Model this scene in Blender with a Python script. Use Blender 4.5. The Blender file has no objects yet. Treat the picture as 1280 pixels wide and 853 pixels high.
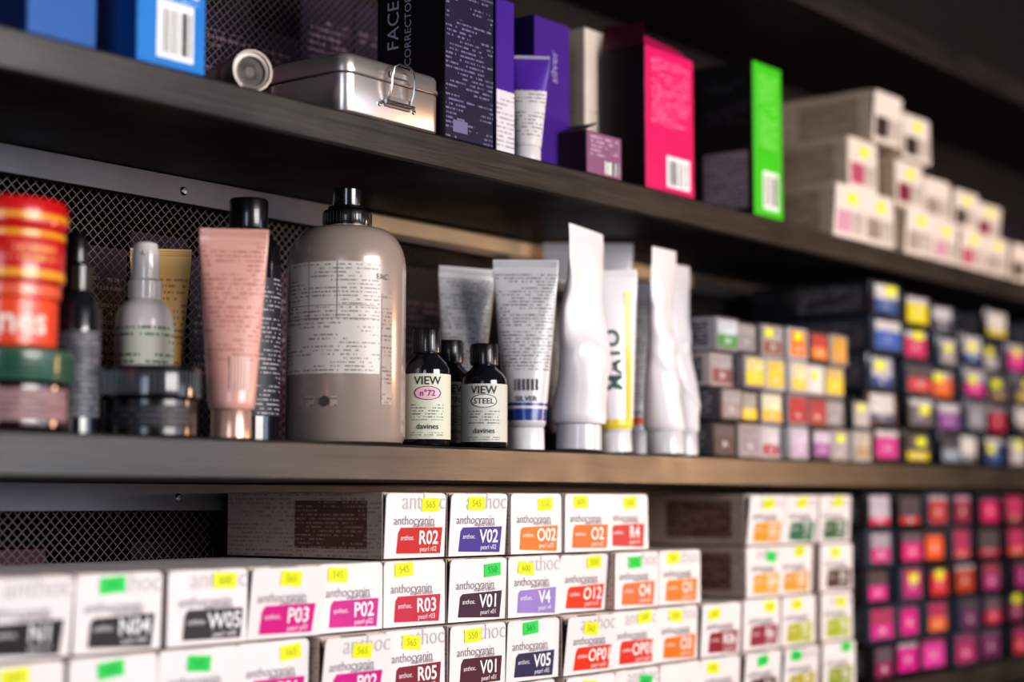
import bpy, math, random
from math import sin, cos, tan, atan, atan2, pi, radians, sqrt
from mathutils import Vector, Matrix, noise
random.seed(7)
sc = bpy.context.scene
# ------------------------------------------------------------------ camera calibration
F = 2200.0; VX = 1728.0; HV = 200.0
pit = atan(HV / F); yaw = atan(VX / F * cos(pit))
ZC = 1.40
CAM = Vector((0, 0, ZC))
fwd = Vector((cos(pit) * cos(yaw), cos(pit) * sin(yaw), sin(pit)))
rgt = Vector((sin(yaw), -cos(yaw), 0))
upv = rgt.cross(fwd)
def at(px, py, y):
    r = fwd * F + rgt * (px - 640) + upv * (426.5 - py)
    return CAM + r * (y / r.y)
cd = bpy.data.cameras.new('camera'); cam = bpy.data.objects.new('camera', cd)
sc.collection.objects.link(cam)
m = Matrix((rgt, upv, -fwd)).transposed().to_4x4(); m.translation = CAM
cam.matrix_world = m
cd.sensor_width = 36; cd.lens = 36 * F / 1280; cd.clip_start = 0.02
cd.dof.use_dof = True; cd.dof.focus_distance = 1.41; cd.dof.aperture_fstop = 2.4
sc.camera = cam
try:
    sc.view_settings.view_transform = 'Standard'
    sc.view_settings.look = 'Medium High Contrast'
except Exception: pass

# ------------------------------------------------------------------ materials
def lin(h):
    h = h.lstrip('#'); o = []
    for i in (0, 2, 4):
        c = int(h[i:i+2], 16) / 255
        o.append(c / 12.92 if c < .04045 else ((c + .055) / 1.055) ** 2.4)
    return (o[0], o[1], o[2], 1)
MC = {}
def N(nt, t, **k):
    n = nt.nodes.new(t)
    for a, b in k.items(): setattr(n, a, b)
    return n
def mat(col, rough=.5, metal=0., coat=0., var=.12, trans=0., bump=0.):
    key = ('m', col, rough, metal, coat, var, trans, bump)
    if key in MC: return MC[key]
    ma = bpy.data.materials.new('mat_' + col.strip('#') + '_%d' % len(MC)); ma.use_nodes = True
    nt = ma.node_tree; b = nt.nodes['Principled BSDF']
    b.inputs['Roughness'].default_value = rough; b.inputs['Metallic'].default_value = metal
    b.inputs['Coat Weight'].default_value = coat
    b.inputs['Transmission Weight'].default_value = trans
    tc = N(nt, 'ShaderNodeTexCoord'); no = N(nt, 'ShaderNodeTexNoise')
    no.inputs['Scale'].default_value = 38; no.inputs['Detail'].default_value = 3
    nt.links.new(tc.outputs['Object'], no.inputs['Vector'])
    mx = N(nt, 'ShaderNodeMix', data_type='RGBA')
    c = lin(col)
    mx.inputs['A'].default_value = [x * (1 - var) for x in c[:3]] + [1]
    mx.inputs['B'].default_value = [min(1, x * (1 + var)) for x in c[:3]] + [1]
    nt.links.new(no.outputs['Fac'], mx.inputs['Factor'])
    nt.links.new(mx.outputs['Result'], b.inputs['Base Color'])
    if bump:
        bp = N(nt, 'ShaderNodeBump'); bp.inputs['Strength'].default_value = bump; bp.inputs['Distance'].default_value = .001
        nt.links.new(no.outputs['Fac'], bp.inputs['Height']); nt.links.new(bp.outputs['Normal'], b.inputs['Normal'])
    MC[key] = ma; return ma
def M2(nt, op, a, b=None):
    n = N(nt, 'ShaderNodeMath', operation=op)
    for i, v in enumerate((a, b)):
        if v is None: continue
        if isinstance(v, (int, float)): n.inputs[i].default_value = v
        else: nt.links.new(v, n.inputs[i])
    return n.outputs[0]
def tmat(bg, ink, pitch=1.8, rough=.5, coat=0., dens=.42, metal=0.):
    """printed small type: rows of words, laid out on the surface UVs (mm)"""
    key = ('t', bg, ink, pitch, rough, coat, dens, metal)
    if key in MC: return MC[key]
    ma = bpy.data.materials.new('print_%d' % len(MC)); ma.use_nodes = True
    nt = ma.node_tree; b = nt.nodes['Principled BSDF']
    b.inputs['Roughness'].default_value = rough; b.inputs['Coat Weight'].default_value = coat
    b.inputs['Metallic'].default_value = metal
    uv = N(nt, 'ShaderNodeUVMap'); sp = N(nt, 'ShaderNodeSeparateXYZ')
    nt.links.new(uv.outputs[0], sp.inputs[0])
    v = M2(nt, 'DIVIDE', sp.outputs[1], pitch); u = M2(nt, 'DIVIDE', sp.outputs[0], pitch)
    row = M2(nt, 'FLOOR', v); fr = M2(nt, 'FRACT', v)
    ink_m = M2(nt, 'MULTIPLY', M2(nt, 'GREATER_THAN', fr, .30), M2(nt, 'LESS_THAN', fr, .74))
    for su, th in ((4.2, .34), (.95, .14)):
        cb = N(nt, 'ShaderNodeCombineXYZ')
        nt.links.new(M2(nt, 'FLOOR', M2(nt, 'ADD', M2(nt, 'MULTIPLY', u, su), M2(nt, 'MULTIPLY', row, .37))), cb.inputs[0]); nt.links.new(row, cb.inputs[1])
        no = N(nt, 'ShaderNodeTexWhiteNoise', noise_dimensions='2D')
        nt.links.new(cb.outputs[0], no.inputs['Vector'])
        ink_m = M2(nt, 'MULTIPLY', ink_m, M2(nt, 'GREATER_THAN', no.outputs['Value'], th))
    cb = N(nt, 'ShaderNodeCombineXYZ')
    nt.links.new(M2(nt, 'MULTIPLY', u, .07), cb.inputs[0]); nt.links.new(M2(nt, 'MULTIPLY', row, .41), cb.inputs[1])
    no = N(nt, 'ShaderNodeTexNoise'); no.inputs['Scale'].default_value = 1; no.inputs['Detail'].default_value = 0
    nt.links.new(cb.outputs[0], no.inputs['Vector'])
    ink_m = M2(nt, 'MULTIPLY', ink_m, M2(nt, 'GREATER_THAN', no.outputs['Fac'], dens - .03))
    mx = N(nt, 'ShaderNodeMix', data_type='RGBA')
    mx.inputs['A'].default_value = lin(bg); mx.inputs['B'].default_value = lin(ink)
    nt.links.new(M2(nt, 'MULTIPLY', ink_m, .75), mx.inputs['Factor']); nt.links.new(mx.outputs['Result'], b.inputs['Base Color'])
    MC[key] = ma; return ma
def barmat():
    key = 'bar'
    if key in MC: return MC[key]
    ma = bpy.data.materials.new('barcode_print'); ma.use_nodes = True
    nt = ma.node_tree; b = nt.nodes['Principled BSDF']; b.inputs['Roughness'].default_value = .5
    uv = N(nt, 'ShaderNodeUVMap'); sp = N(nt, 'ShaderNodeSeparateXYZ'); nt.links.new(uv.outputs[0], sp.inputs[0])
    wn = N(nt, 'ShaderNodeTexWhiteNoise', noise_dimensions='1D')
    nt.links.new(M2(nt, 'FLOOR', M2(nt, 'DIVIDE', sp.outputs[0], .55)), wn.inputs['W'])
    mx = N(nt, 'ShaderNodeMix', data_type='RGBA')
    mx.inputs['A'].default_value = lin('#f2f0ee'); mx.inputs['B'].default_value = lin('#16151a')
    nt.links.new(M2(nt, 'GREATER_THAN', wn.outputs['Value'], .5), mx.inputs['Factor'])
    nt.links.new(mx.outputs['Result'], b.inputs['Base Color'])
    MC[key] = ma; return ma
def woodmat(name, c1, c2, rough, sx=2.0, sy=60.0, spec=.5):
    ma = bpy.data.materials.new(name); ma.use_nodes = True
    nt = ma.node_tree; b = nt.nodes['Principled BSDF']
    b.inputs['Specular IOR Level'].default_value = spec
    tc = N(nt, 'ShaderNodeTexCoord'); mp = N(nt, 'ShaderNodeMapping'); mp.inputs['Scale'].default_value = (sx, sy, sy)
    no = N(nt, 'ShaderNodeTexNoise'); no.inputs['Scale'].default_value = 2.5; no.inputs['Detail'].default_value = 8
    no.inputs['Roughness'].default_value = .65
    nt.links.new(tc.outputs['Object'], mp.inputs[0]); nt.links.new(mp.outputs[0], no.inputs['Vector'])
    cr = N(nt, 'ShaderNodeValToRGB'); cr.color_ramp.elements[0].position = .35; cr.color_ramp.elements[1].position = .72
    cr.color_ramp.elements[0].color = lin(c1); cr.color_ramp.elements[1].color = lin(c2)
    nt.links.new(no.outputs['Fac'], cr.inputs[0]); nt.links.new(cr.outputs[0], b.inputs['Base Color'])
    n2 = N(nt, 'ShaderNodeTexNoise'); n2.inputs['Scale'].default_value = 14; n2.inputs['Detail'].default_value = 5
    nt.links.new(tc.outputs['Object'], n2.inputs['Vector'])
    mr = N(nt, 'ShaderNodeMapRange'); mr.inputs['To Min'].default_value = rough - .12; mr.inputs['To Max'].default_value = rough + .15
    nt.links.new(n2.outputs['Fac'], mr.inputs['Value']); nt.links.new(mr.outputs[0], b.inputs['Roughness'])
    bp = N(nt, 'ShaderNodeBump'); bp.inputs['Strength'].default_value = .35; bp.inputs['Distance'].default_value = .001
    nt.links.new(no.outputs['Fac'], bp.inputs['Height']); nt.links.new(bp.outputs[0], b.inputs['Normal'])
    return ma

# ------------------------------------------------------------------ mesh builder
GL = {}
def glyph(s, bold=0.0):
    k = (s, bold)
    if k in GL: return GL[k]
    cu = bpy.data.curves.new('t', 'FONT'); cu.body = s; cu.align_x = 'CENTER'; cu.align_y = 'CENTER'
    cu.resolution_u = 3; cu.offset = bold
    ob = bpy.data.objects.new('t', cu); sc.collection.objects.link(ob)
    dg = bpy.context.evaluated_depsgraph_get()
    me = bpy.data.meshes.new_from_object(ob.evaluated_get(dg))
    GL[k] = ([(v.co.x, v.co.y) for v in me.vertices], [tuple(p.vertices) for p in me.polygons])
    bpy.data.objects.remove(ob); bpy.data.curves.remove(cu); bpy.data.meshes.remove(me)
    return GL[k]
class MB:
    def __init__(s): s.v = []; s.f = []; s.m = []; s.uv = []; s.sm = []; s.mats = []
    def mi(s, ma):
        if ma not in s.mats: s.mats.append(ma)
        return s.mats.index(ma)
    def add(s, vs, fs, ma, M=None, smooth=False, uvs=None):
        o = len(s.v)
        for p in vs:
            p = Vector(p); s.v.append(M @ p if M else p)
        for i, f in enumerate(fs):
            s.f.append([o + j for j in f]); s.sm.append(smooth)
            mm = ma[i] if isinstance(ma, list) else ma
            s.m.append(s.mi(mm))
            s.uv.append(uvs[i] if uvs else [(0, 0)] * len(f))
    def quad(s, pts, ma, M=None, uv=None):
        s.add(pts, [tuple(range(len(pts)))], ma, M, False, [uv] if uv else None)
    def frect(s, M, x0, x1, z0, z1, y, ma):
        s.quad([(x0, y, z0), (x1, y, z0), (x1, y, z1), (x0, y, z1)], ma, M,
               [(x0*1e3, z0*1e3), (x1*1e3, z0*1e3), (x1*1e3, z1*1e3), (x0*1e3, z1*1e3)])
    def lrect(s, M, y0, y1, z0, z1, x, ma):
        s.quad([(x, y1, z0), (x, y0, z0), (x, y0, z1), (x, y1, z1)], ma, M,
               [(-y1*1e3, z0*1e3), (-y0*1e3, z0*1e3), (-y0*1e3, z1*1e3), (-y1*1e3, z1*1e3)])
    def text(s, st, fn, size, ma, bold=0.0):
        vs, fs = glyph(st, bold)
        s.add([fn(x * size, y * size) for x, y in vs], fs, ma)
    def cbox(s, M, x0, x1, y0, y1, z0, z1, ma, c=.0006):
        d = ma if isinstance(ma, dict) else {'e': ma}
        lo = (x0, y0, z0); hi = (x1, y1, z1); V = []; idx = {}
        for i in (0, 1):
            for j in (0, 1):
                for k in (0, 1):
                    sg = (i, j, k)
                    for a in range(3):
                        p = []
                        for b in range(3):
                            e = hi[b] if sg[b] else lo[b]
                            if b != a: e += -c if sg[b] else c
                            p.append(e)
                        idx[(sg, a)] = len(V); V.append(p)
        fs = []; ms = []; uvs = []
        names = {(0, 0): 'l', (0, 1): 'r', (1, 0): 'f', (1, 1): 'b', (2, 0): 'd', (2, 1): 't'}
        def uvof(q, a):
            if a == 0: return (-q[1]*1e3, q[2]*1e3)
            if a == 1: return (q[0]*1e3, q[2]*1e3)
            return (q[0]*1e3, q[1]*1e3)
        for a in range(3):
            b, cc = [t for t in range(3) if t != a]
            for sd in (0, 1):
                f = []
                for (p, q) in ((0, 0), (1, 0), (1, 1), (0, 1)):
                    sg = [0, 0, 0]; sg[a] = sd; sg[b] = p; sg[cc] = q
                    f.append(idx[(tuple(sg), a)])
                fs.append(f); ms.append(d.get(names[(a, sd)], d['e'])); uvs.append([uvof(V[t], a) for t in f])
            for p in (0, 1):
                for q in (0, 1):
                    f = []
                    for e, ax in ((0, b), (1, b), (1, cc), (0, cc)):
                        sg = [0, 0, 0]; sg[a] = e; sg[b] = p; sg[cc] = q
                        f.append(idx[(tuple(sg), ax)])
                    fs.append(f); ms.append(d['e']); uvs.append([(0, 0)] * 4)
        for i in (0, 1):
            for j in (0, 1):
                for k in (0, 1):
                    fs.append([idx[((i, j, k), a)] for a in range(3)]); ms.append(d['e']); uvs.append([(0, 0)] * 3)
        s.add(V, fs, ms, M, False, uvs)
    def lathe(s, M, prof, ma, n=40, sx=1., sy=1.):
        V = []
        for r, z in prof:
            for i in range(n):
                t = 2 * pi * i / n
                V.append((r * cos(t) * sx, r * sin(t) * sy, z))
        fs = []; ms = []; uvs = []; R = max(r for r, z in prof)
        for k in range(len(prof) - 1):
            for i in range(n):
                j = (i + 1) % n
                fs.append((k*n+i, k*n+j, (k+1)*n+j, (k+1)*n+i))
                t0 = 2*pi*i/n*R*1e3; t1 = 2*pi*(i+1)/n*R*1e3; za = prof[k][1]*1e3; zb = prof[k+1][1]*1e3
                uvs.append([(t0, za), (t1, za), (t1, zb), (t0, zb)])
                ms.append(ma((prof[k][1]+prof[k+1][1])/2, 2*pi*(i+.5)/n) if callable(ma) else ma)
        s.add(V, fs, ms, M, True, uvs)
    def patch(s, M, R, th, half, z0, z1, ma, n=20):
        V = []; fs = []; uvs = []
        for i in range(n + 1):
            t = th - half + 2 * half * i / n
            V += [(R*cos(t), R*sin(t), z0), (R*cos(t), R*sin(t), z1)]
        for i in range(n):
            fs.append((2*i, 2*i+2, 2*i+3, 2*i+1))
            a = (-half + 2*half*i/n)*R*1e3; b = (-half + 2*half*(i+1)/n)*R*1e3
            uvs.append([(a, z0*1e3), (b, z0*1e3), (b, z1*1e3), (a, z1*1e3)])
        s.add(V, fs, ma, M, True, uvs)
    def sweep(s, pts, r, ma, M=None, n=8):
        pts = [Vector(p) for p in pts]; V = []; fs = []
        for i, p in enumerate(pts):
            t = (pts[min(i+1, len(pts)-1)] - pts[max(i-1, 0)]).normalized()
            a = t.orthogonal().normalized() if i == 0 else (a - t * a.dot(t)).normalized()
            b = t.cross(a)
            for k in range(n): V.append(p + (a * cos(2*pi*k/n) + b * sin(2*pi*k/n)) * r)
        for i in range(len(pts) - 1):
            for k in range(n):
                fs.append((i*n+k, i*n+(k+1) % n, (i+1)*n+(k+1) % n, (i+1)*n+k))
        fs.append(tuple(range(n))); fs.append(tuple((len(pts)-1)*n+k for k in range(n)))
        s.add(V, fs, ma, M, True)
    def rrect(s, M, w, d, r, layers, ma, seg=6):
        V = []
        for ins, z in layers:
            rr = max(r - ins, .0005)
            for cx, cy, a0 in ((w-ins-rr, ins+rr, -pi/2), (w-ins-rr, d-ins-rr, 0), (ins+rr, d-ins-rr, pi/2), (ins+rr, ins+rr, pi)):
                for k in range(seg + 1):
                    t = a0 + pi/2*k/seg
                    V.append((cx + rr*cos(t), cy + rr*sin(t), z))
        n = 4 * (seg + 1); fs = []
        for k in range(len(layers) - 1):
            for i in range(n): fs.append((k*n+i, k*n+(i+1) % n, (k+1)*n+(i+1) % n, (k+1)*n+i))
        fs.append(tuple(range(n))); fs.append(tuple((len(layers)-1)*n+i for i in range(n)))
        s.add(V, fs, ma, M, True)
    def make(s, name, parent=None):
        me = bpy.data.meshes.new(name)
        xs = [v.x for v in s.v]; ys = [v.y for v in s.v]; zs = [v.z for v in s.v]
        o = Vector(((min(xs)+max(xs))/2, (min(ys)+max(ys))/2, min(zs)))
        me.from_pydata([v - o for v in s.v], [], s.f)
        for ma in s.mats: me.materials.append(ma)
        me.polygons.foreach_set('material_index', s.m); me.polygons.foreach_set('use_smooth', s.sm)
        uvl = me.uv_layers.new(name='UVMap'); fl = []
        for u in s.uv:
            for q in u: fl += [q[0], q[1]]
        uvl.data.foreach_set('uv', fl)
        me.update()
        me.set_sharp_from_angle(angle=radians(38))
        ob = bpy.data.objects.new(name, me); sc.collection.objects.link(ob); ob.location = o
        if parent: ob.parent = parent
        return ob
def T(x, y, z): return Matrix.Translation((x, y, z))
def RZ(a): return Matrix.Rotation(a, 4, 'Z')
def RX(a): return Matrix.Rotation(a, 4, 'X')
def RY(a): return Matrix.Rotation(a, 4, 'Y')

# ------------------------------------------------------------------ room and shelving
YF = .90; YB = 1.10
ZA0 = ZC + .5365; ZB1 = ZC + .292; ZB0 = ZC + .2645; ZC1 = ZC + .0431; ZC0 = ZC + .0142; ZD1 = ZC - .202
XL, XR = .30, 2.95
shelf_m = woodmat('dark_shelf_board', '#070606', '#17120e', .5, spec=.3)
edge_m = woodmat('shelf_front_edge', '#161414', '#38312c', .34, 3, 70, .8)
frame_m = mat('#1a1a1c', .4, .6)
steel_m = mat('#6c6b70', .4, .8)
E = .0004
unit = bpy.data.objects.new('shelving_unit', None); sc.collection.objects.link(unit)
def shelf(z0, z1, nm):
    b = MB(); b.cbox(None, XL, XR, YF, YB, z0, z1, {'e': edge_m, 'f': edge_m, 't': shelf_m, 'd': shelf_m, 'b': shelf_m}, c=.0020)
    return b.make(nm, unit)
shelf(ZA0, ZA0 + .029, 'board_1'); shelf(ZB0, ZB1, 'board_2'); shelf(ZC0, ZC1, 'board_3')
shelf(ZD1 - .029, ZD1, 'board_4')
b = MB()
for x in (XL - .0305, XR + .0005):
    for y in (YF + .002, YB - .03):
        b.cbox(None, x, x + .03, y, y + .028, 0.0, 2.35, frame_m, .001)
b.make('uprights', unit)
b = MB(); glow_paint = mat('#d9bd9a', .4, 0, .3)
for z in (ZB0, ZC0):
    b.cbox(None, XL, XR, YB - .012, YB - .009, z - .022, z - E, steel_m, .0004)
    x = .955
    while x < XR:
        b.lathe(T(x, YB - .012, z - .012) @ RX(pi/2), [(0, .0022), (.0025, .002), (.0036, .001), (.0038, 0)], mat('#a9a9ae', .3, 1.), 16)
        x += .42
b.cbox(None, 1.17, 1.72, YB - .020, YB - .0125, ZB0 - .018, ZB0 - .003, glow_paint, .001)  # pale strip added on the rail; its colour stands in for a warm reflection
b.make('rails', unit)
# expanded metal mesh panel
b = MB(); wire_m = mat('#6b625e', .45, .6)
zb, zt = 1.10, 2.25; ym = YB + .004; H = zt - zb; pitchx = .0086; slope = .95; tw = .00055
run = H / slope
x = XL - run
while x < XR:
    for sgn in (1, -1):
        xa, xb = x, x + run
        za_, zb_ = (zb, zt) if sgn == 1 else (zt, zb)
        def zx(xx): return za_ + (zb_ - za_) * (xx - xa) / (xb - xa)
        c0, c1 = max(xa, XL), min(xb, XR)
        if c1 - c0 > .002:
            yy = ym + (0 if sgn == 1 else .0006)
            b.add([(c0, yy, zx(c0) - tw), (c1, yy, zx(c1) - tw), (c1, yy, zx(c1) + tw), (c0, yy, zx(c0) + tw),
                   (c0, yy + .0005, zx(c0) - tw), (c1, yy + .0005, zx(c1) - tw), (c1, yy + .0005, zx(c1) + tw), (c0, yy + .0005, zx(c0) + tw)],
                  [(0, 1, 2, 3), (4, 5, 6, 7), (0, 1, 5, 4), (3, 2, 6, 7)], wire_m)
    x += pitchx
b.make('expanded_metal_mesh_panel', unit)
# room
b = MB(); b.cbox(None, -2.5, 4.5, 1.30, 1.36, 0, 2.8, woodmat('dark_wall', '#060507', '#120d12', .7, 3, 3), .001); b.make('wall_back')
b = MB(); b.cbox(None, -2.5, 4.5, -3.5, 1.30, -.06, 0, woodmat('floor_wood', '#2a211b', '#4a3a2e', .5, 1, 14), .001); b.make('floor')
b = MB(); x = XL
cols = ['#4a1230', '#341038', '#1b1722', '#5a1a3c', '#2a1238', '#14111a']
b2 = MB()
for zz in (ZC1, ZB1, ZD1):
    b2.cbox(None, XL - .03, XR + .03, YB + .02, YB + .19, zz - .03, zz - .0105, frame_m, .001)
    x = XL + .01
    while x < XR - .08:
        w = random.uniform(.05, .085); h = random.uniform(.14, .20); c = random.choice(cols)
        b.cbox(None, x, x + w, YB + .03, YB + .10, zz - .01, zz - .01 + h, {'e': mat(c, .4), 'f': mat(c, .4)}, .0008)
        b.frect(None, x + w*.1, x + w*.9, zz + h*.35, zz + h*.8, YB + .0295, tmat(c, '#b08aa0', 7, .4, 0, .45))
        x += w + .003
b.make('retail_carton_row')
b2.make('rear_ledges', unit)

# ------------------------------------------------------------------ hair dye boxes
white = mat('#eee6e6', .5, 0, .05, .04); cream = mat('#c9b8ad', .55, var=.06); sidem = tmat('#b8a398', '#8d746a', 3.4)
sidep = tmat('#66443c', '#a88c82', 3.2); gtxt = mat('#8c8590', .6); wtxt = mat('#f4f2f2', .5); ftxt = mat('#c9c1c4', .6)
creamB = mat('#d6c5b2', .55, var=.08); sideB = tmat('#cdb9a4', '#9a8270', 4.0); sidepB = tmat('#b09a86', '#6c5444', 4.2); whiteB = mat('#e6dad0', .5, 0, .05, .05)
inner = mat('#4b403e', .8); stY = mat('#e9ee1c', .5); stG = mat('#1fd45a', .5)
BW, BH, BD = .074, .0518, .172
def dye_box(b, x, y, z, col, code, st=None, w=BW, h=BH, d=BD, rot=None, upper=False):
    M = T(x, y, z) @ T(w/2, 0, 0) @ RZ(random.uniform(-.012, .012) if rot is None else rot) @ T(-w/2, 0, 0)
    g = .0009; wh = whiteB if upper else white
    b.cbox(M, g, w - g, .0015, d, 0, h - g, {'e': creamB if upper else cream, 'l': sideB if upper else sidem, 't': wh, 'f': inner}, .0005)
    b.lrect(M, d*.10, d*.55, h*.14, h*.86, g - .0002, sidepB if upper else sidep)
    tl = random.choice([random.uniform(.0, .03), random.uniform(.03, .13)])
    P = M @ T(0, .0008, .0004) @ RX(tl)
    ws = random.uniform(.0, .004)
    yo = -.0008; zt_ = h - g - .0010; pr = []
    pr += [(g + .0003, .0), (w - g - .0003, .0), (w - g - .0003 - ws*.3, zt_ - .005)]
    for q in range(5): a = pi/2*q/4; pr.append((w - g - .0043 - ws*.3 + .004*cos(a), zt_ - .004 + .004*sin(a)))
    for q in range(5): a = pi/2 + pi/2*q/4; pr.append((g + .0043 + .004*cos(a), zt_ - .004 + .004*sin(a)))
    n = len(pr); V = [(px_, yo, pz) for px_, pz in pr] + [(px_, 0, pz) for px_, pz in pr]
    b.add(V, [tuple(range(n)), tuple(range(n, 2*n))] + [(i, (i+1) % n, n + (i+1) % n, n + i) for i in range(n)], wh, P)
    b.quad([(w*.03, .0012, h*.97), (w*.32, .0010, h*.98), (w*.27, .0008, h*.86), (w*.06, .0008, h*.84)], cream, M)
    b.quad([(w*.97, .0012, h*.97), (w*.68, .0010, h*.98), (w*.73, .0008, h*.86), (w*.94, .0008, h*.84)], cream, M)
    yy = -.0010; s = random.uniform(-.02, .02); o = random.uniform(-.04, .01)
    cm = mat(col, .45)
    pl = [(.19+o, .07), (.90+o, .04+s), (.925+o, .45), (.25+o, .44+s), (.21+o, .38)]
    if upper:
        pl = [(.10, .10), (.54, .10), (.54, .50), (.10, .50)]
    b.quad([(u*w, yy, v*h) for u, v in pl], cm, P)
    fl = lambda cx, cz: (lambda X, Y: P @ Vector((cx*w + X, yy - .0002, cz*h + Y)))
    if upper:
        b.frect(P, w*.58, w*.92, h*.10, h*.5, yy - .0002, tmat('#c9bcb4', '#4b4448', 3.2))
        if st: b.frect(P, .030, .050, h*.64, h*.84, yy - .0003, st)
        return
    b.text(code, fl(.70+o, .29), .0150, wtxt, .018)
    b.text('pearl ' + code.lower(), fl(.70+o, .125), .0055, wtxt)
    b.text('anthoc.', fl(.36+o, .30), .0055, wtxt)
    b.text('anthocyanin', fl(.46+o, .555), .0100, gtxt)
    b.text('second edition', fl(.62+o, .485), .0045, gtxt)
    if random.random() < .4: b.text('anthoc', fl(.62, .84), .0190, ftxt)
    if st:
        sx, sz = random.uniform(.15, .6), random.uniform(.66, .74); a = random.uniform(-.12, .12)
        q = [Vector((cx, 0, cz)) for cx, cz in ((0, 0), (.021, 0), (.021, .0105), (0, .0105))]
        R = Matrix.Rotation(a, 4, 'Y')
        b.quad([(P @ (Vector((sx*w, yy - .0003, sz*h)) + R @ v)) for v in q], st)
        b.text(random.choice(['545', '565', '600', '550']), (lambda X, Y: P @ (Vector((sx*w, yy - .0005, sz*h)) + R @ Vector((.0105 + X, 0, .0052 + Y)))), .008, mat('#a9b020', .6) if st is stY else mat('#18a848', .6))
BK = '#1f1c22'; MG = '#d31288'; RD = '#c8102e'; OR = '#f0681a'
rows = {
 1: {0: ('#c00f24', 'R02'), 1: ('#3c2f92', 'V02'), 2: ('#f3761c', 'O02'), 3: ('#f06a2c', 'O2'), 4: ('#c22738', 'R4')},
 2: {-7: (BK, 'N2'), -6: (BK, 'N3'), -5: (BK, 'N1'), -4: ('#26232a', 'N04'), -3: ('#2b272e', 'W05'), -2: (MG, 'P03'), -1: ('#c81f8c', 'P02'), 0: ('#c21745', 'R03'), 1: ('#3a1d3c', 'V01'),
     2: ('#8f7bc4', 'V4'), 3: ('#ea3a1e', 'O12'), 4: ('#f2703e', 'O4'), 5: ('#f57a1a', 'O1')},
 3: {-7: (BK, 'N2'), -6: (BK, 'N3'), -5: ('#26222b', 'N4'), -4: (BK, 'N01'), -3: ('#3a333c', 'W02'), -2: ('#d5148a', 'P01'), -1: ('#cf1d8d', 'P02'), 0: ('#7b1035', 'R05'), 1: ('#4a1030', 'V01'),
     2: ('#232a55', 'V05'), 3: ('#e8371d', 'OP01'), 4: ('#d8231f', 'OP01'), 5: ('#f47419', 'O3'), 6: ('#8e1030', 'R06')},
 4: {-7: (BK, 'N2'), -6: (BK, 'N3'), -5: (BK, 'N1'), -4: (BK, 'N2'), -3: (MG, 'P05'), -2: (MG, 'P04'), -1: (RD, 'R01'), 0: ('#8c1038', 'R07'), 1: ('#463a9a', 'V03'),
     2: (OR, 'O05'), 3: (RD, 'R08'), 4: ('#ee6420', 'O6'), 5: ('#e9541e', 'O7'), 6: ('#b11430', 'R9')}}
green_at = {(2, -4), (2, 1), (2, 4), (3, -3), (3, 2), (4, 4), (3, -4), (4, -2)}
b = MB(); PH = .0524
for r, dct in rows.items():
    rowoff = (0, 0, .0015, -.003, .002)[r]
    for k, (c, code) in dct.items():
        st = stG if (r, k) in green_at else (None if random.random() < .08 else stY)
        dye_box(b, 1.0025 + rowoff + BW * k + random.uniform(-.0008, .0008), YF + random.uniform(.0, .013), ZD1 + E + (4 - r) * PH, c, code, st, rot=random.uniform(-.015, .015))
b.make('hair_dye_box_stack')
g2 = {1: [('#f29a1c', 'G2'), ('#0d6a4c', 'T1'), ('#175c3c', 'T3')], 2: [('#f0a030', 'G4'), ('#d99a2c', 'G5'), ('#3a2622', 'B1')],
      3: [('#8f1d3e', 'R6'), ('#b0b428', 'Y2'), ('#a7b426', 'Y4')], 4: [('#50302a', 'B4'), ('#b5a52a', 'Y1'), ('#8c9a2c', 'Y6')]}
b = MB()
for r, l in g2.items():
    for i, (c, code) in enumerate(l):
        dye_box(b, 1.5318 + (0, .0745, .158)[i] + random.uniform(0, .003), YF + random.uniform(0, .011), ZD1 + E + (4 - r) * PH, c, code, stY if random.random() < .8 else stG, rot=random.uniform(-.02, .02))
b.make('hair_dye_box_stack')
# cream cartons on upper shelf
b = MB()
lay = [(1.731, 0, .0605), (1.8055, 0, .0605), (1.779, 1, .0605), (1.828, 2, .0605), (1.908, 0, .0565), (1.900, 1, .0565), (1.910, 2, .0565),
       (1.986, 0, .052), (1.978, 1, .052), (2.063, 0, .05), (2.060, 1, .05), (2.14, 0, .05), (2.13, 1, .046), (2.225, 0, .05), (2.31, 0, .05), (2.40, 0, .05), (2.49, 0, .05)]
tcol = ['#d49ab0', '#9c8c84', '#b9506e', '#3a2a28', '#a99d94', '#7b1c3a', '#3a2a2c']
for i, (x, r, hh) in enumerate(lay):
    dye_box(b, x, YF + .004 + (0.006 if r == 1 else 0), ZB1 + E + r * (hh + .0006), tcol[i % 7], 'T2', stY if i % 5 != 3 else None, h=hh, rot=random.uniform(-.03, .0), upper=True)
b.make('cream_carton_stack')

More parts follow.
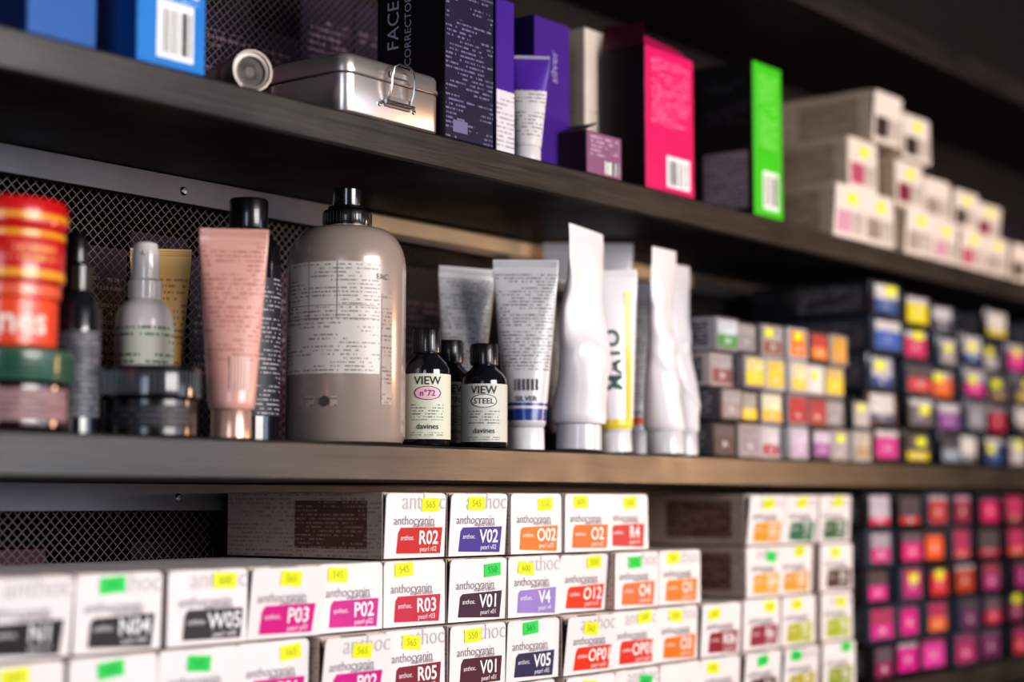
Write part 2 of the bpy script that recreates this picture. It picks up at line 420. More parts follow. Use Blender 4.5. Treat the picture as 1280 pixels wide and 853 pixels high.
# small dark film-wrapped boxes
dark = mat('#22242b', .22, .0, .6); dark2 = mat('#111317', .25, 0, .6); greyc = mat('#8a848a', .4, 0, .2); dark3 = mat('#3a4250', .2, 0, .7)
def small_box(b, x, y, z, w, h, d, body, col, lab='#d9d6dc', sticker=None, code='7.1', split=.52, ins=.12, rj=.05):
    M = T(x, y, z) @ T(w/2, 0, 0) @ RZ(random.uniform(-rj, rj)) @ T(-w/2, 0, 0)
    b.cbox(M, .0015, w - .0015, 0, d, 0, h - .0008, body, .0011)
    b.lrect(M, d*.06, d*.6, h*.15, h*.85, .0012, tmat('#3a3840', '#a9a4ac', 4.2, .35))
    b.frect(M, w*ins, w*(1-ins), h*split, h*.88, -.0003, tmat(lab, '#55505a', 3.3))
    b.frect(M, w*ins, w*(1-ins), h*.12, h*split, -.0003, mat(col, .4))
    b.text(code, lambda X, Y: M @ Vector((w*.5 + X, -.0006, h*(.12 + split)/2 + Y)), h*.24, wtxt, .01)
    b.cbox(M, w*.08, w*.92, -.0012, 0, h*.06, h*.10, body, .0002)
    b.cbox(M, w*.08, w*.92, -.0012, 0, h*.90, h*.94, body, .0002)
    if sticker:
        u = random.uniform(.15, .5); v = random.uniform(.4, .66)
        b.frect(M, w*u, w*(u+.33), h*v, h*(v+.24), -.0008, sticker)
codes = ['7.1', '6.3', '5N', '8.0', '4.5', '9A']
b = MB(); sh = .0425
pool = [['#d01368', '#c21a30', '#b22a34', '#8e1640', '#c9156a', '#952a2c', '#c2184f'],
        ['#c41480', '#d4127c', '#e8561c', '#d2321c', '#b21848', '#d4461c', '#b81c5c'],
        ['#d3118a', '#b81478', '#ce2a3c', '#a8351c', '#a01a70', '#94186c', '#b41c70'],
        ['#ca1a8a', '#d4148a', '#e06a1c', '#6a1c5a', '#bc1c48', '#7a1c54', '#d01e90'],
        ['#901a5c', '#d0168c', '#d43a9c', '#b0186c', '#6c1658', '#b41e40', '#b01878']]
labs = ['#8c1c5e', '#b893a8', '#a49ca8', '#8b2c44', '#5a4a5c', '#3a3440', '#c0b8c4', '#b0145c']
xx = 1.795
for i in range(11):
    xx += random.choice([0, 0, .004, .009]) if i else 0
    x = xx; xx += .0735
    if x > 2.85: continue
    for r in range(5):
        small_box(b, x + random.uniform(-.001, .001), YF + random.uniform(0, .012), ZD1 + E + (4 - r) * sh, .0705, sh, .165, random.choice([dark, dark2, dark, dark3]),
                  pool[r][i % 7], random.choice(labs), stY if random.random() < .15 else None, random.choice(codes), random.choice([.3, .5, .6, .75]), random.uniform(.10, .2))
b.make('small_dye_box_stack')
b = MB()
wh5 = ['#c9c6cc', '#8a8690', '#d8d4d2', '#5c5864', '#b8b4bc', '#e0dcda', '#3c3a46']
cp = ['#2a4f8c', '#c9b42c', '#6b6772', '#a4203c', '#c8601c', '#6a3c7c', '#a9a6a8', '#d0248c', '#3a3640', '#7a5a24', '#55515c', '#8e9098', '#b8b4b8']
fixed = {(0, 0): '#2c5494', (0, 1): '#1c5cb0', (0, 2): '#2a4c90', (0, 3): '#3a3c6c', (0, 4): '#c41c88', (1, 0): '#e0cf1c', (1, 1): '#c01c64', (1, 2): '#c43440', (1, 3): '#5a5868', (1, 4): '#d8c41c',
         (2, 0): '#4a4858', (2, 1): '#a09aa0', (2, 2): '#d8601c', (2, 3): '#7a3c90', (2, 4): '#8a9aa8'}
nr = [5, 5, 5, 4, 5, 4, 5, 5, 3, 5, 4]
hts = [.0418, .0405, .0395, .0418, .041, .0418, .040, .0418, .041, .040, .0418]
xx = 1.815
for i in range(11):
    xx += random.choice([0, .003, .008]) if i else 0
    x = xx; wd = (.077, .072, .070, .078, .072, .075)[i % 6]; xx += wd + .0025
    if x > 2.85: continue
    for r in range(nr[i]):
        top = nr[i] - 1 - r; hh = hts[i]
        small_box(b, x + random.uniform(-.0015, .0015), YF + random.uniform(0, .014), ZC1 + E + r * hh, wd, hh, .16, random.choice([dark, dark2, dark3, dark3]),
                  fixed.get((i, top), random.choice(cp)), random.choice(wh5), random.choice([stY, stY, None, None]), random.choice(codes), random.choice([.35, .5, .62, .7]), random.uniform(.08, .16), .07)
b.make('small_dye_box_stack')
b = MB()
G = [['#2c8a4c', '#8d8a8e', '#7a4a3c', '#e8761c', '#f0861c', '#e89c2c', None],
     ['#7c3848', '#e8d01c', '#e9c41c', '#e8cc1c', '#e8e0da', '#e6c81c', None],
     ['#8a8088', '#eec81c', '#ecb41c', '#b01c34', '#a3162c', '#8d8a90', '#b8b0b0'],
     ['#3c2f3a', '#8a8090', '#a81c44', '#c0a4c4', '#9a5aa0', '#9a929a', '#a8845c']]
lb = [['#c9d4d8', '#a8a2a0', '#a8a2a0', '#e8862c', '#c43c2c', '#e0a848', None], ['#a9a3a6', '#e8d890', '#e8cf50', '#f0e4b0', '#efe9e4', '#e0c46c', None],
      ['#a29ca0', '#a8a09c', '#ece4c0', '#c02c3c', '#a8283c', '#a8a0a4', '#c8c0c0'], ['#5c545c', '#9c949c', '#d8d0d4', '#d8c8dc', '#d8c8d8', '#b0a8ac', '#c8b8a8']]
for r in range(4):
    for c in range(7):
        if G[r][c] is None: continue
        small_box(b, 1.481 + c * .0468 + (r % 2) * .001, YF + random.uniform(0, .012), ZC1 + E + (3 - r) * .0348, .046, .0348, .16, random.choice([greyc, mat('#b9b4b6', .4), mat('#3a3438', .4), mat('#a49894', .4)]),
                  G[r][c], lb[r][c], stY if random.random() < .3 else None, random.choice(codes), random.uniform(.4, .6), random.uniform(.08, .16), .04)
b.make('hair_toner_box_stack')

# ------------------------------------------------------------------ cartons on upper shelf
def carton(pxl, pxr, y, pyt, depth, f, l, e=None, base=ZB1, rot=0., pym=None):
    pym = pym or pyt + 60
    xl = at(pxl, pym, y).x; xr = at(pxr, pym, y).x
    zt = at((pxl + pxr) / 2, pyt, y).z
    b = MB(); M = T(xl, y, base + E) @ RZ(rot); w = xr - xl; h = zt - base
    b.cbox(M, 0, w, 0, depth, 0, h, {'e': e or l, 'f': f, 'l': l, 't': e or l}, .0007)
    return b, M, w, h
blue = mat('#1c7fcf', .35, 0, .2); blue2 = mat('#0f5fb4', .35)
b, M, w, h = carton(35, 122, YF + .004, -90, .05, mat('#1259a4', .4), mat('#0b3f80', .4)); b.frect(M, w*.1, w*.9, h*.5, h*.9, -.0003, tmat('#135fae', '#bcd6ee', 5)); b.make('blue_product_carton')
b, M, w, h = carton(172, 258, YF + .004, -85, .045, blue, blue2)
b.frect(M, w*.28, w*.82, .006, .046, -.0003, mat('#eef0f2', .5)); b.frect(M, w*.36, w*.78, .010, .040, -.0006, barmat())
b.frect(M, w*.1, w*.9, h*.5, h*.92, -.0003, tmat('#1c7fcf', '#e8f2fa', 5)); b.make('blue_product_carton')
# metallic capped tube lying down
b = MB(); p = at(316, 78, YF + .012); r = .0158
M = T(p.x, p.y, ZB1 + E + r) @ RZ(-.35) @ RX(-pi/2)
dull = mat('#8f8682', .38, .8); chrome = mat('#c8c4c4', .2, 1.); dk = mat('#4a4442', .5, .5)
b.lathe(M, [(0, .005), (.0105, .005)], dk, 40)
b.lathe(M, [(.0105, .005), (.0112, .0025), (.0135, .002), (.0142, .0), (.0150, .0), (r, .0012), (r, .020), (.0150, .021), (.0150, .024), (.0156, .026), (.0156, .05), (.012, .06), (.0, .062)], dull, 40)
for k in range(22):
    t = 2*pi*k/22
    b.sweep([(.004*cos(t), .004*sin(t), .0045), (.0105*cos(t), .0105*sin(t), .0045)], .0004, dull, M, 6)
b.make('metallic_cap_tube')
# metal tin with clasp
b = MB(); p0 = at(430, 100, YF + .004); p1 = at(553, 120, YF + .004); w = p1.x - p0.x; dd = .085
M = T(p0.x, YF + .004, ZB1 + E); tinm = mat('#d6ccc8', .28, .85, 0, .05, 0, .15)
b.rrect(M, w, dd, .012, [(.003, 0), (.001, .001), (.0, .003), (.0, .031), (.0012, .032)], tinm)
b.rrect(M, w, dd, .012, [(.0004, .0325), (-.0012, .033), (-.0012, .0355), (.0, .036), (.0, .044), (.0015, .0465), (.004, .0478), (.008, .048)], tinm)
cx = w * .52
b.cbox(M, cx - .014, cx + .014, -.0022, -.0002, .012, .021, tinm, .0006)
b.cbox(M, cx - .010, cx + .010, -.0028, -.0010, .036, .041, tinm, .0006)
b.sweep([(cx - .013, -.003, .017), (cx - .013, -.006, .026), (cx - .013, -.007, .036), (cx - .011, -.0075, .043), (cx - .006, -.008, .0455), (cx + .006, -.008, .0455), (cx + .011, -.0075, .043), (cx + .013, -.007, .036), (cx + .013, -.006, .026), (cx + .013, -.003, .017)], .0009, chrome, M)
b.sweep([(cx - .0165, -.0034, .0155), (cx + .0165, -.0034, .0155)], .0016, chrome, M)
for dx in (-.02, .02): b.lathe(M @ T(cx + dx, 0, .013) @ RX(pi/2), [(0, .0015), (.0015, .0012), (.002, 0)], chrome, 12)
b.make('metal_tin_box')
# dark navy carton
nv = '#1c1838'
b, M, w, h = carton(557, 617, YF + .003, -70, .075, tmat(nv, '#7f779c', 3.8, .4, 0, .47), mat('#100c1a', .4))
lt = mat('#b9b2c8', .5)
b.text('FACE', lambda X, Y: M @ Vector((-.0003, .056 + Y, h*.60 + X)), .018, lt)
b.text('CORRECTOR', lambda X, Y: M @ Vector((-.0003, .040 + Y, h*.56 + X)), .010, lt)
b.frect(M, w*.08, w*.92, h*.60, h*.63, -.0003, mat(nv, .4))
b.frect(M, w*.15, w*.45, .006, .016, -.0004, mat('#6f688c', .5)); b.make('navy_cosmetic_carton')
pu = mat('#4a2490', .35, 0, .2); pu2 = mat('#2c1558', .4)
b, M, w, h = carton(620, 643, YF + .02, 0, .06, pu, pu2); b.frect(M, .0005, w - .0005, .0, h*.42, -.0003, tmat('#d9d3d8', '#8d8590', 4)); b.make('purple_cosmetic_carton')
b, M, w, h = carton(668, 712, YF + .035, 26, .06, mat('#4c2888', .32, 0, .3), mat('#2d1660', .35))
b.text('silver', lambda X, Y: M @ Vector((w*.55 - Y, -.0004, h*.7 + X)), .014, mat('#a99cc4', .5)); b.make('purple_cosmetic_carton')

# ------------------------------------------------------------------ squeeze tubes
def tube(name, X, y, base, h, r, w, body, cap, capH=.02, capR=None, face=None, lean=(0., 0.), txt=None, tz=(.2, .95), bands=(), crumple=0., lab=None, ribs=True, seed=0, bend=0., ta=1.25):
    capR = capR or r * .92
    tocam = atan2(-y, -X)
    th = tocam if face is None else tocam + face
    M = T(X, y, base + E + capR * abs(sin(lean[0]))) @ RY(lean[0]) @ RX(lean[1]) @ RZ(th + pi/2)
    b = MB(); n = 64; NZ = 52; V = []; zs = []
    L = h - capH
    def nz(a_, z_, s_): return noise.noise(Vector((a_, z_, seed * 3.7 + s_)))
    ts = [0, .0, .015, .04] + [.04 + .90 * (i / NZ) for i in range(1, NZ + 1)] + [.955, 1.0]
    for k, t in enumerate(ts):
        z = capH + L * t
        tt = min(1, t / .94)
        A = r + (w - r) * tt; B = r * max(0, 1 - tt ** 1.25) + .0009
        if k == 0: A = B = capR * .8
        elif k == 1: A *= .9; B *= .9
        elif k == 2: A *= .975; B *= .975
        zs.append((z, A))
        env = sin(pi * min(1, max(0, tt)) ** .8) ** .7 if 0 < tt < 1 else 0
        for i in range(n):
            a = 2 * pi * i / n
            xx = A * cos(a); yy = B * sin(a)
            if crumple:
                # a few broad dents plus a sharp diagonal crease
                q = nz(xx * 26, z * 17, 0) * 1.3 - .5 * max(0, 1 - abs(nz(xx * 18 + z * 9, z * 14, 9)) * 9)
                d_ = crumple * env * q
                yy += d_ * (1 if sin(a) < 0 else .5)
                xx += crumple * env * .5 * nz(z * 14, 3.0, 5)
                yy += crumple * 1.1 * tt * nz(z * 10, 1.0, 7)
            yy += bend * tt * tt
            V.append((xx, yy, z))
    fs = []; ms = []; uvs = []
    for k in range(len(ts) - 1):
        for i in range(n):
            j = (i + 1) % n
            fs.append((k*n+i, k*n+j, (k+1)*n+j, (k+1)*n+i))
            zm = (zs[k][0] + zs[k+1][0]) / 2 / h; a = 2*pi*(i+.5)/n
            q = body
            for z0, z1, bm in bands:
                if z0 <= zm <= z1: q = bm
            if txt and tz[0] < zm < tz[1] and abs(a - 1.5*pi) < ta: q = txt
            ms.append(q)
            uvs.append([(V[idx][0]*1e3, V[idx][2]*1e3) for idx in fs[-1]])
    fs.append(tuple((len(ts)-1)*n + i for i in range(n))); ms.append(body); uvs.append([(0, 0)]*n)
    b.add(V, fs, ms, M, True, uvs)
    if not crumple:
        for q in range(3):
            zz = capH + L * (.962 + q * .012)
            b.sweep([(-w*.97, bend - .0012, zz), (w*.97, bend - .0012, zz)], .00035, body, M, 6)
    b.lathe(M, [(0, 0), (capR*.9, 0), (capR, .001), (capR*.98, capH - .001), (capR*.94, capH), (0, capH)], cap, 44)
    if ribs:
        for k in range(30):
            a = 2*pi*k/30
            b.sweep([(capR*cos(a), capR*sin(a), .002), (capR*.985*cos(a), capR*.985*sin(a), capH - .002)], .0003, cap, M, 5)
    def front(x, z):
        t = (z - capH) / L; tt = min(1, t/.94); A = r + (w - r)*tt; B = r*max(0, 1 - tt**1.25) + .0009
        return M @ Vector((x, -B*sqrt(max(0, 1 - (x/A)**2)) + bend*tt*tt - .0007 - crumple*.9, z))
    if lab: lab(b, front, h)
    return b.make(name)
ytube = YF + .02
wt = mat('#f0e8ea', .38, 0, .25, .03); wt2 = mat('#d6d1d6', .4, 0, .2, .04)
pX = at(658, 130, ytube)
tube('conditioner_tube', pX.x, ytube, ZB1, .096, .0125, .018, mat('#d9d2d0', .4), mat('#d8d2d2', .3), .012, .0125, txt=tmat('#d9d2d0', '#7c7478', 3.4), tz=(.2, .66), bands=((.66, 1.1, mat('#5a2fa0', .35)),), lean=(.05, 0), ribs=False)
b, M, w, h = carton(731, 797, YF + .058, 46, .07, mat('#e0d0c2', .5), mat('#cdbbac', .55), rot=.0)
b.frect(M, w*.1, w*.9, h*.1, h*.5, -.0003, tmat('#dccabc', '#b09c8e', 5)); b.lrect(M, .01, .06, h*.35, h*.8, -.0003, tmat('#cdbbac', '#a8968a', 5))
b.quad([(0, .07, h), (w, .07, h), (w*.92, .062, h + .016), (w*.08, .062, h + .016)], mat('#e0d0c2', .5), M)
b.make('cream_cosmetic_carton')
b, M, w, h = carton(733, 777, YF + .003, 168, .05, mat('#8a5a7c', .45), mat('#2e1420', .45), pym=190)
b.frect(M, w*.1, w*.9, h*.45, h*.92, -.0003, tmat('#8a5a7c', '#d4bccc', 4)); b.frect(M, w*.5, w*.92, h*.06, h*.36, -.0005, barmat())
b.quad([(0, 0, h), (0, .05, h), (w*.4, .05, h + .010), (w*.4, 0, h + .010)], mat('#2e1420', .45), M); b.make('plum_cosmetic_carton')
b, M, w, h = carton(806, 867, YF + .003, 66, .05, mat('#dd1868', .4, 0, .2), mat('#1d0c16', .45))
b.frect(M, w*.12, w*.9, h*.46, h*.93, -.0003, tmat('#dd1868', '#f090ba', 3.8)); b.frect(M, w*.42, w*.9, h*.04, h*.26, -.0005, mat('#f2eef0', .5)); b.frect(M, w*.48, w*.86, h*.06, h*.23, -.0008, barmat())
fl = mat('#4c1028', .5)
b.add([(0, .002, h), (0, .05, h), (.006, .05, h + .026), (.006, .004, h + .022), (.0068, .004, h + .022), (.0068, .05, h + .026), (.001, .05, h), (.001, .002, h)], [(0, 1, 2, 3), (4, 5, 6, 7), (3, 2, 5, 4)], fl, M)
b.add([(.004, .002, h), (w - .004, .002, h), (w - .008, .012, h + .010), (.010, .012, h + .014)], [(0, 1, 2, 3)], mat('#b01450', .5), M)
b.make('pink_cosmetic_carton')
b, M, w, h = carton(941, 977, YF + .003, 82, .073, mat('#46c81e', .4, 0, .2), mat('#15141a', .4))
b.frect(M, w*.15, w*.85, h*.45, h*.93, -.0003, tmat('#46c81e', '#a0e080', 4)); b.frect(M, w*.3, w*.85, h*.05, h*.3, -.0005, mat('#e8f4e0', .5)); b.frect(M, w*.36, w*.8, h*.08, h*.27, -.0008, barmat())
b.lrect(M, .006, .060, h*.05, h*.42, -.0004, tmat('#a08a96', '#4a3c48', 4.5)); b.lrect(M, .006, .060, h*.6, h*.88, -.0004, tmat('#15141a', '#46404c', 6))
b.make('green_cosmetic_carton')

# ------------------------------------------------------------------ jars and bottles on middle shelf
ZS = ZC1
def cyl(b, M, r, z0, z1, ma, bev=.0012, n=48):
    b.lathe(M, [(0, z0), (r - bev, z0), (r, z0 + bev), (r, z1 - bev), (r - bev, z1), (0, z1)], ma, n)
X0 = at(8, 450, .94).x
black = mat('#0c0b0d', .28, 0, .4)
M = T(X0 + .002, .945, ZS + E); tc = atan2(-.945, -X0)
b = MB(); b.lathe(M, [(0, 0), (.037, 0), (.041, .003), (.0415, .028), (.038, .031), (0, .031)], mat('#2e1a1c', .12, 0, .9), 56)
b.patch(M, .0419, tc, 1.2, .006, .026, tmat('#9a787a', '#4c2a30', 4))
b.lathe(M, [(.036, .031), (.0425, .0312), (.043, .033), (.043, .049), (.041, .0515), (0, .0515)], mat('#2e5c48', .3, 0, .5), 56)
for z in (.036, .040, .044): b.lathe(M, [(.043, z), (.0434, z + .0008), (.043, z + .0016)], mat('#1e4034', .3, 0, .5), 56)
b.make('hair_wax_jar')
M = T(X0 - .002, .94, ZS + 2*E + .0515)
b = MB(); b.lathe(M, [(0, 0), (.030, 0), (.0325, .002), (.033, .030), (.031, .032), (0, .032)], mat('#e2451c', .35, 0, .4), 48)
b.text('nes', lambda X, Y: M @ Vector((.0335*cos(tc + .35 + X/.033), .0335*sin(tc + .35 + X/.033), .016 + Y)), .024, mat('#f6e4d8', .5), .02)
b.lathe(M, [(.031, .032), (.0345, .0322), (.0347, .0395), (.033, .0402), (0, .0402)], mat('#e0603c', .3, 0, .5), 48)
b.make('styling_paste_jar')
M = T(X0 - .001, .94, ZS + 3*E + .0917)
red = mat('#c8161a', .3, 0, .5); yel = mat('#e8a41c', .35, 0, .4)
b = MB(); b.lathe(M, [(0, 0), (.033, 0), (.0352, .002), (.0355, .010), (.0355, .034), (.034, .036), (0, .036)], red, 48)
b.patch(M, .0359, tc, 1.7, .003, .008, yel); b.patch(M, .0359, tc, 1.7, .029, .0325, yel)
b.patch(M, .0360, tc + .5, .5, .012, .026, tmat('#c8161a', '#f0c060', 6))
b.lathe(M, [(.034, .036), (.0365, .0362), (.037, .038), (.037, .0505), (.035, .0535), (0, .054)], red, 48)
b.patch(M, .0374, tc, 1.7, .040, .0435, yel); b.make('styling_paste_jar')
x = at(93, 430, .965).x; M = T(x, .965, ZS + E); tc = atan2(-.965, -x)
b = MB(); b.lathe(M, [(0, 0), (.0155, 0), (.017, .0015), (.0172, .085), (.014, .0935), (.0095, .098), (.009, .100)], mat('#1c1d24', .15, 0, .8), 40)
b.patch(M, .0175, tc, 1.4, .012, .07, tmat('#4a4c56', '#8a8a94', 4))
b.lathe(M, [(.009, .098), (.0115, .0985), (.0115, .115), (.009, .117), (.0075, .118), (.0078, .134), (.005, .139), (0, .140)], black, 32); b.make('dropper_bottle')
x = at(188, 500, .945).x; M = T(x, .945, ZS + E); tc = atan2(-.945, -x)
b = MB(); cyl(b, M, .0325, 0, .026, black); b.lathe(M, [(.031, .026), (.0345, .0262), (.0348, .028), (.0348, .045), (.0335, .0478), (0, .048)], mat('#121114', .18, 0, .7), 56)
for k in range(60):
    a = 2*pi*k/60; b.sweep([(.0348*cos(a), .0348*sin(a), .0285), (.0348*cos(a), .0348*sin(a), .0445)], .0005, black, M, 5)
b.patch(M, .0328, tc, 1.0, .006, .021, tmat('#16151a', '#55505c', 4)); b.make('black_hair_mask_jar')
x = at(181, 380, 1.012).x; M = T(x, 1.012, ZS + E); tc = atan2(-1.012, -x)
b = MB(); b.lathe(M, [(0, 0), (.019, 0), (.021, .002), (.0212, .088), (.0195, .097), (.014, .103), (.0115, .105), (.0112, .108)], mat('#f2e6e2', .3, 0, .4), 44)
b.patch(M, .0215, tc, 1.5, .02, .084, tmat('#e8e6d8', '#4c7c58', 5, .5, 0, .47))
clr = mat('#f0e4e0', .18, 0, .8)
b.lathe(M, [(.0112, .105), (.0125, .1055), (.0125, .118), (.0105, .120), (.010, .140), (.0085, .1465), (.006, .148), (0, .148)], clr, 32)
b.sweep([tuple(Vector((0, 0, .139)) + Vector((cos(tc), sin(tc), 0)) * d) for d in (.008, .0115)], .002, clr, M); b.make('spray_bottle')
x = at(200, 380, 1.052).x
tube('beige_cream_tube', x, 1.052, ZS, .152, .0145, .0235, mat('#ecc07c', .4, 0, .2), mat('#2c2420', .3), .022, txt=tmat('#e8bc78', '#a8804c', 5), tz=(.3, .85))
# dark bottle behind pink tube
x = at(309, 400, .985).x; M = T(x, .985, ZS + E); tc = atan2(-.985, -x)
b = MB(); b.lathe(M, [(0, 0), (.0225, 0), (.025, .002), (.0252, .136), (.024, .150), (.018, .159), (.0130, .162), (.0125, .166)], mat('#111217', .18, 0, .7), 44)
b.patch(M, .0256, tc + .5, 1.2, .02, .125, tmat('#2a2a33', '#b4b0b8', 3.4))
b.lathe(M, [(.0125, .163), (.0145, .1635), (.015, .165), (.015, .1855), (.014, .1875), (0, .1875)], black, 36); b.make('dark_shampoo_bottle')
# pink tube
x = at(291, 400, .928).x
tube('pink_hand_cream_tube', x, .928, ZS, .151, .0165, .0245, mat('#e0a89c', .33, 0, .4, .04), mat('#cfa898', .24, .5), .021, .0145, txt=tmat('#e0a89c', '#b0605a', 3.4), tz=(.36, .93), ribs=False,
     lab=lambda b, fr, h: [b.add([fr(a, z) for a, z in ((-.002 + k*.0011, .034), (-.002 + k*.0011 + .0011, .034), (-.002 + k*.0011 + .0011, .058), (-.002 + k*.0011, .058))], [(0, 1, 2, 3)], mat('#f0d6cc', .5) if k % 2 else mat('#b4685c', .5)) for k in range(12)])
# large bottle
x = at(433, 400, .952).x; M = T(x, .952, ZS + E); tc = atan2(-.952, -x); R = .0468
body = mat('#ae9c92', .26, .2, .6, .04)
prof = [(0, 0), (R - .006, 0), (R - .002, .0015), (R, .006), (R, .137)]
for i in range(1, 11):
    a = pi/2 * i / 10; prof.append((.020 + (R - .020) * cos(a) ** .8 if i < 10 else .020, .137 + .034 * sin(a)))
prof += [(.0185, .172), (.0185, .1745)]
b = MB(); b.lathe(M, prof, body, 72)
b.patch(M, R + .0004, tc - .35, .92, .053, .139, tmat('#d8cdc6', '#7a706a', 3.0, .4, 0, .47))
for z in (.095, .105): b.patch(M, R + .0006, tc - .35, .85, z, z + .0005, mat('#857a74', .5))
for u in (-.85, -.3, .2): b.patch(M, R + .0007, tc - .35 + u, .006, .095, .139, mat('#857a74', .5), 2)
b.text('EAC', lambda X, Y: M @ Vector(((R+.001)*cos(tc+.62+X/R), (R+.001)*sin(tc+.62+X/R), .128 + Y)), .006, mat('#5a514c', .5))
b.patch(M, R + .0004, tc + .72, .11, .030, .115, tmat('#ae9c92', '#4a423e', 3.0, .4, 0, .47))
b.lathe(M @ RZ(tc - .35) @ T(R + .0002, 0, .032) @ RY(pi/2), [(0, .0004), (.0042, .0004), (.0044, .0)], mat('#4a423e', .5), 6)
b.patch(M, R + .0004, tc - .2, .06, .028, .036, tmat('#ae9c92', '#4a423e', 2.5, .4, 0, .3))
b.patch(M, R + .0004, tc - .62, .10, .028, .036, tmat('#ae9c92', '#4a423e', 2.5, .4, 0, .3))
b.lathe(M, [(0, .172), (.0185, .1722), (.0192, .1735), (.0192, .183), (.0185, .1845), (.0155, .186), (.0150, .188)], black, 40)
for k in range(40):
    a = 2*pi*k/40; b.sweep([(.0192*cos(a), .0192*sin(a), .174), (.0192*cos(a), .0192*sin(a), .1825)], .0004, black, M, 5)
b.lathe(M, [(.0110, .1845), (.0115, .186), (.0115, .2015), (.0105, .2025), (0, .203)], mat('#131214', .2, 0, .7), 40)
b.make('large_shampoo_bottle')
# small dye bottles
def view(pxc, y, h, name2, off, oval, lc='#cfcdc2'):
    x = at(pxc, 500, y).x; M = T(x, y, ZS + E); tc = atan2(-y, -x) + off; r = .0192
    s = h / .088
    b = MB(); gd = mat('#17161b', .15, 0, .8)
    b.lathe(M, [(0, 0), (r - .002, 0), (r - .0005, .0008), (r, .0025), (r, .056*s), (r*.97, .0585*s), (r*.85, .0625*s), (r*.62, .0665*s), (r*.5, .069*s), (r*.48, .071*s)], gd, 48)
    b.lathe(M, [(r*.5, .0695*s), (r*.60, .070*s), (r*.61, .071*s), (r*.60, .0865*s), (r*.56, .088*s), (0, .088*s)], black, 40)
    for k in range(36):
        a = 2*pi*k/36; b.sweep([(r*.605*cos(a), r*.605*sin(a), .0715*s), (r*.6*cos(a), r*.6*sin(a), .086*s)], .0003, black, M, 5)
    lab = mat(lc, .5, 0, 0, .03); ink = mat('#26262a', .6); R = r + .0004
    b.patch(M, R, tc, 1.45, .005*s, .0535*s, lab, 28)
    w = lambda cz, R2=R + .0004: (lambda X, Y: M @ Vector((R2*cos(tc + X/R), R2*sin(tc + X/R), cz*s + Y)))
    b.text('VIEW', w(.0480), .0092, ink, .008)
    for sc_, mm, rr in ((1.1, ink, .0002), (1.0, mat(oval, .5), .0003)):
        f1 = w(.0390, R + rr); V = []; fs = []
        for k in range(17):
            u = -1 + 2*k/16; hh = sqrt(max(0, 1 - u*u)); V += [f1(u*.0105*sc_, -.0050*hh*sc_), f1(u*.0105*sc_, .0050*hh*sc_)]
        for k in range(16): fs.append((2*k, 2*k+2, 2*k+3, 2*k+1))
        b.add(V, fs, mm)
    b.text(name2, w(.0388, R + .0006), .0066, mat('#7a2450', .5) if oval != '#e6e3da' else ink, .008)
    b.patch(M, R + .0002, tc, .72, .019*s, .031*s, tmat(lc, '#3a3a3e', 2.4, .5, 0, .36))
    b.patch(M, R + .0002, tc, .72, .0065*s, .010*s, tmat(lc, '#3a3a3e', 1.9, .5, 0, .36))
    b.text('davines', w(.0142), .0062, ink, .006)
    b.make('hair_dye_bottle')
view(533, .925, .0945, 'n°72', .05, '#e8b8cc', '#d4d6c2'); view(605, .922, .0870, 'STEEL', 0, '#e6e3da'); view(562, .968, .0935, 'n°70', .2, '#e6e3da')

# grey printed tubes
gt = mat('#ccc8ca', .4, .05, .3, .04); gtx = tmat('#c9c6c8', '#34313a', 3.0, .4, .2, .36)
x = at(575, 440, 1.005).x
tube('hair_mask_tube', x, 1.005, ZS, .166, .0165, .0265, gt, mat('#cfccd0', .3), .022, txt=gtx, tz=(.15, .93), face=.25, lean=(.06, 0))
navy = mat('#1c3b8c', .35, 0, .3)
x = at(657, 440, .938).x
def lab3(b, fr, h):
    b.text('SILVER', lambda X, Y: fr(X, .0445 + Y), .0065, mat('#222a4c', .5), .01)
    for k in range(16):
        if k % 3 != 1: b.add([fr(-.010 + k*.0013, .052), fr(-.010 + k*.0013 + .0009, .052), fr(-.010 + k*.0013 + .0009, .062), fr(-.010 + k*.0013, .062)], [(0, 1, 2, 3)], mat('#2a2a30', .5))
tube('hair_mask_tube', x, .938, ZS, .168, .0175, .0290, gt, mat('#e2dfe2', .3), .020, .0165, txt=gtx, tz=(.42, .93), bands=((.155, .215, navy), (.23, .25, navy)), lab=lab3, face=.05, ribs=False)
x = at(735, 400, 1.03).x
tube('large_pale_tube', x, 1.03, ZS, .217, .0225, .046, mat('#d2ced4', .4, .0, .3), mat('#b8b5ba', .3), .025, txt=None, face=.1)
x = at(723, 450, .922).x
tube('crumpled_white_tube', x, .922, ZS, .201, .0245, .033, wt, mat('#d9d5d8', .3, 0, .4), .024, .0205, face=1.08, crumple=.007, seed=3, lean=(.035, 0), bend=-.004, ribs=False)
x = at(767, 450, .935).x
yl = mat('#e6cf2a', .35, 0, .3)
def lab5(b, fr, h):
    b.text('MATO', lambda X, Y: fr(.001 - Y, .086 + X), .020, mat('#24504c', .5), .03)
    b.text('matte paste', lambda X, Y: fr(-.010 - Y, .085 + X), .006, mat('#57635c', .5), .0)
    V = []
    for k in range(13):
        z = .03 + .12*k/12; V += [fr(.0095 + .0005*k, z), fr(.0145 + .0006*k, z)]
    b.add(V, [(2*k, 2*k+1, 2*k+3, 2*k+2) for k in range(12)], yl)
tube('matte_styling_tube', x, .935, ZS, .170, .0185, .0285, wt, mat('#e0dcde', .3, 0, .3), .020, face=.20, seed=5, lab=lab5, lean=(-.06, 0), bands=((.13, .19, yl),), ribs=False)
x = at(792, 450, .974).x
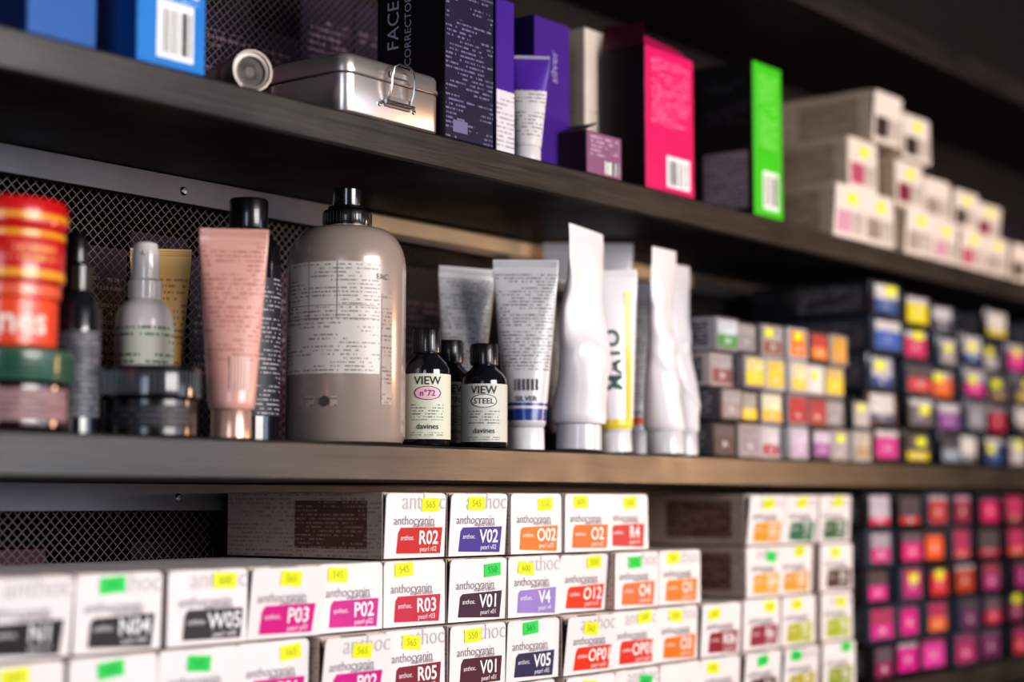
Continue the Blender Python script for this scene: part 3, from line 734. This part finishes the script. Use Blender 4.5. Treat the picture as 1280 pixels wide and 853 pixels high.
tube('hair_mask_tube', x, .974, ZS, .172, .0160, .0250, wt2, mat('#d0ccce', .3), .022, txt=tmat('#d6d2d6', '#45424a', 3.4), tz=(.3, .9), face=-.1, bands=((.18, .22, mat('#e0551c', .4)), (.24, .26, navy)))
x = at(831, 450, .917).x
tube('crumpled_white_tube', x, .917, ZS, .196, .0195, .028, wt, mat('#d9d5d8', .3, 0, .4), .022, .018, face=1.15, crumple=.006, seed=9, lean=(-.03, 0), bend=-.002, ribs=False)
x = at(853, 450, .932).x
tube('crumpled_white_tube', x, .932, ZS, .188, .0160, .023, wt2, mat('#cfcbd0', .3, 0, .4), .022, face=1.1, crumple=.004, seed=12, lean=(-.03, 0), ribs=False)
x = at(700, 450, .985).x
tube('dark_accent_tube', x, .985, ZS, .165, .0150, .0235, mat('#9a8f8c', .35, .2), black, .02, txt=tmat('#9a8f8c', '#4a4444', 3.4), tz=(.2, .9), face=.5)

# ------------------------------------------------------------------ light
def area(name, loc, tgt, sx, sy, e, col):
    l = bpy.data.lights.new(name, 'AREA'); l.shape = 'RECTANGLE'; l.size = sx; l.size_y = sy; l.energy = e; l.color = col
    o = bpy.data.objects.new(name, l); sc.collection.objects.link(o); o.location = loc
    o.rotation_euler = (Vector(tgt) - Vector(loc)).to_track_quat('-Z', 'Y').to_euler()
area('window_daylight', (1.15, -1.45, 1.95), (1.05, .95, 1.4), 1.3, 1.0, 56, (1.0, .955, .925))
area('cool_side_light', (-.9, -.3, 1.7), (.8, 1.0, 1.4), .5, .9, 8, (.72, .84, 1.0))
area('cool_edge_fill', (2.0, -.85, 1.5), (.8, .9, 1.43), .7, .5, 4, (.66, .80, 1.0))  # unseen fill light added for a bluish sheen on the shelf edge
area('warm_lamp', (3.0, -.35, 1.46), (1.4, .9, 1.43), .35, .35, 10, (1.0, .6, .34))
w = bpy.data.worlds.new('world'); sc.world = w; w.use_nodes = True
w.node_tree.nodes['Background'].inputs[0].default_value = (.62, .58, .64, 1)
w.node_tree.nodes['Background'].inputs[1].default_value = .06
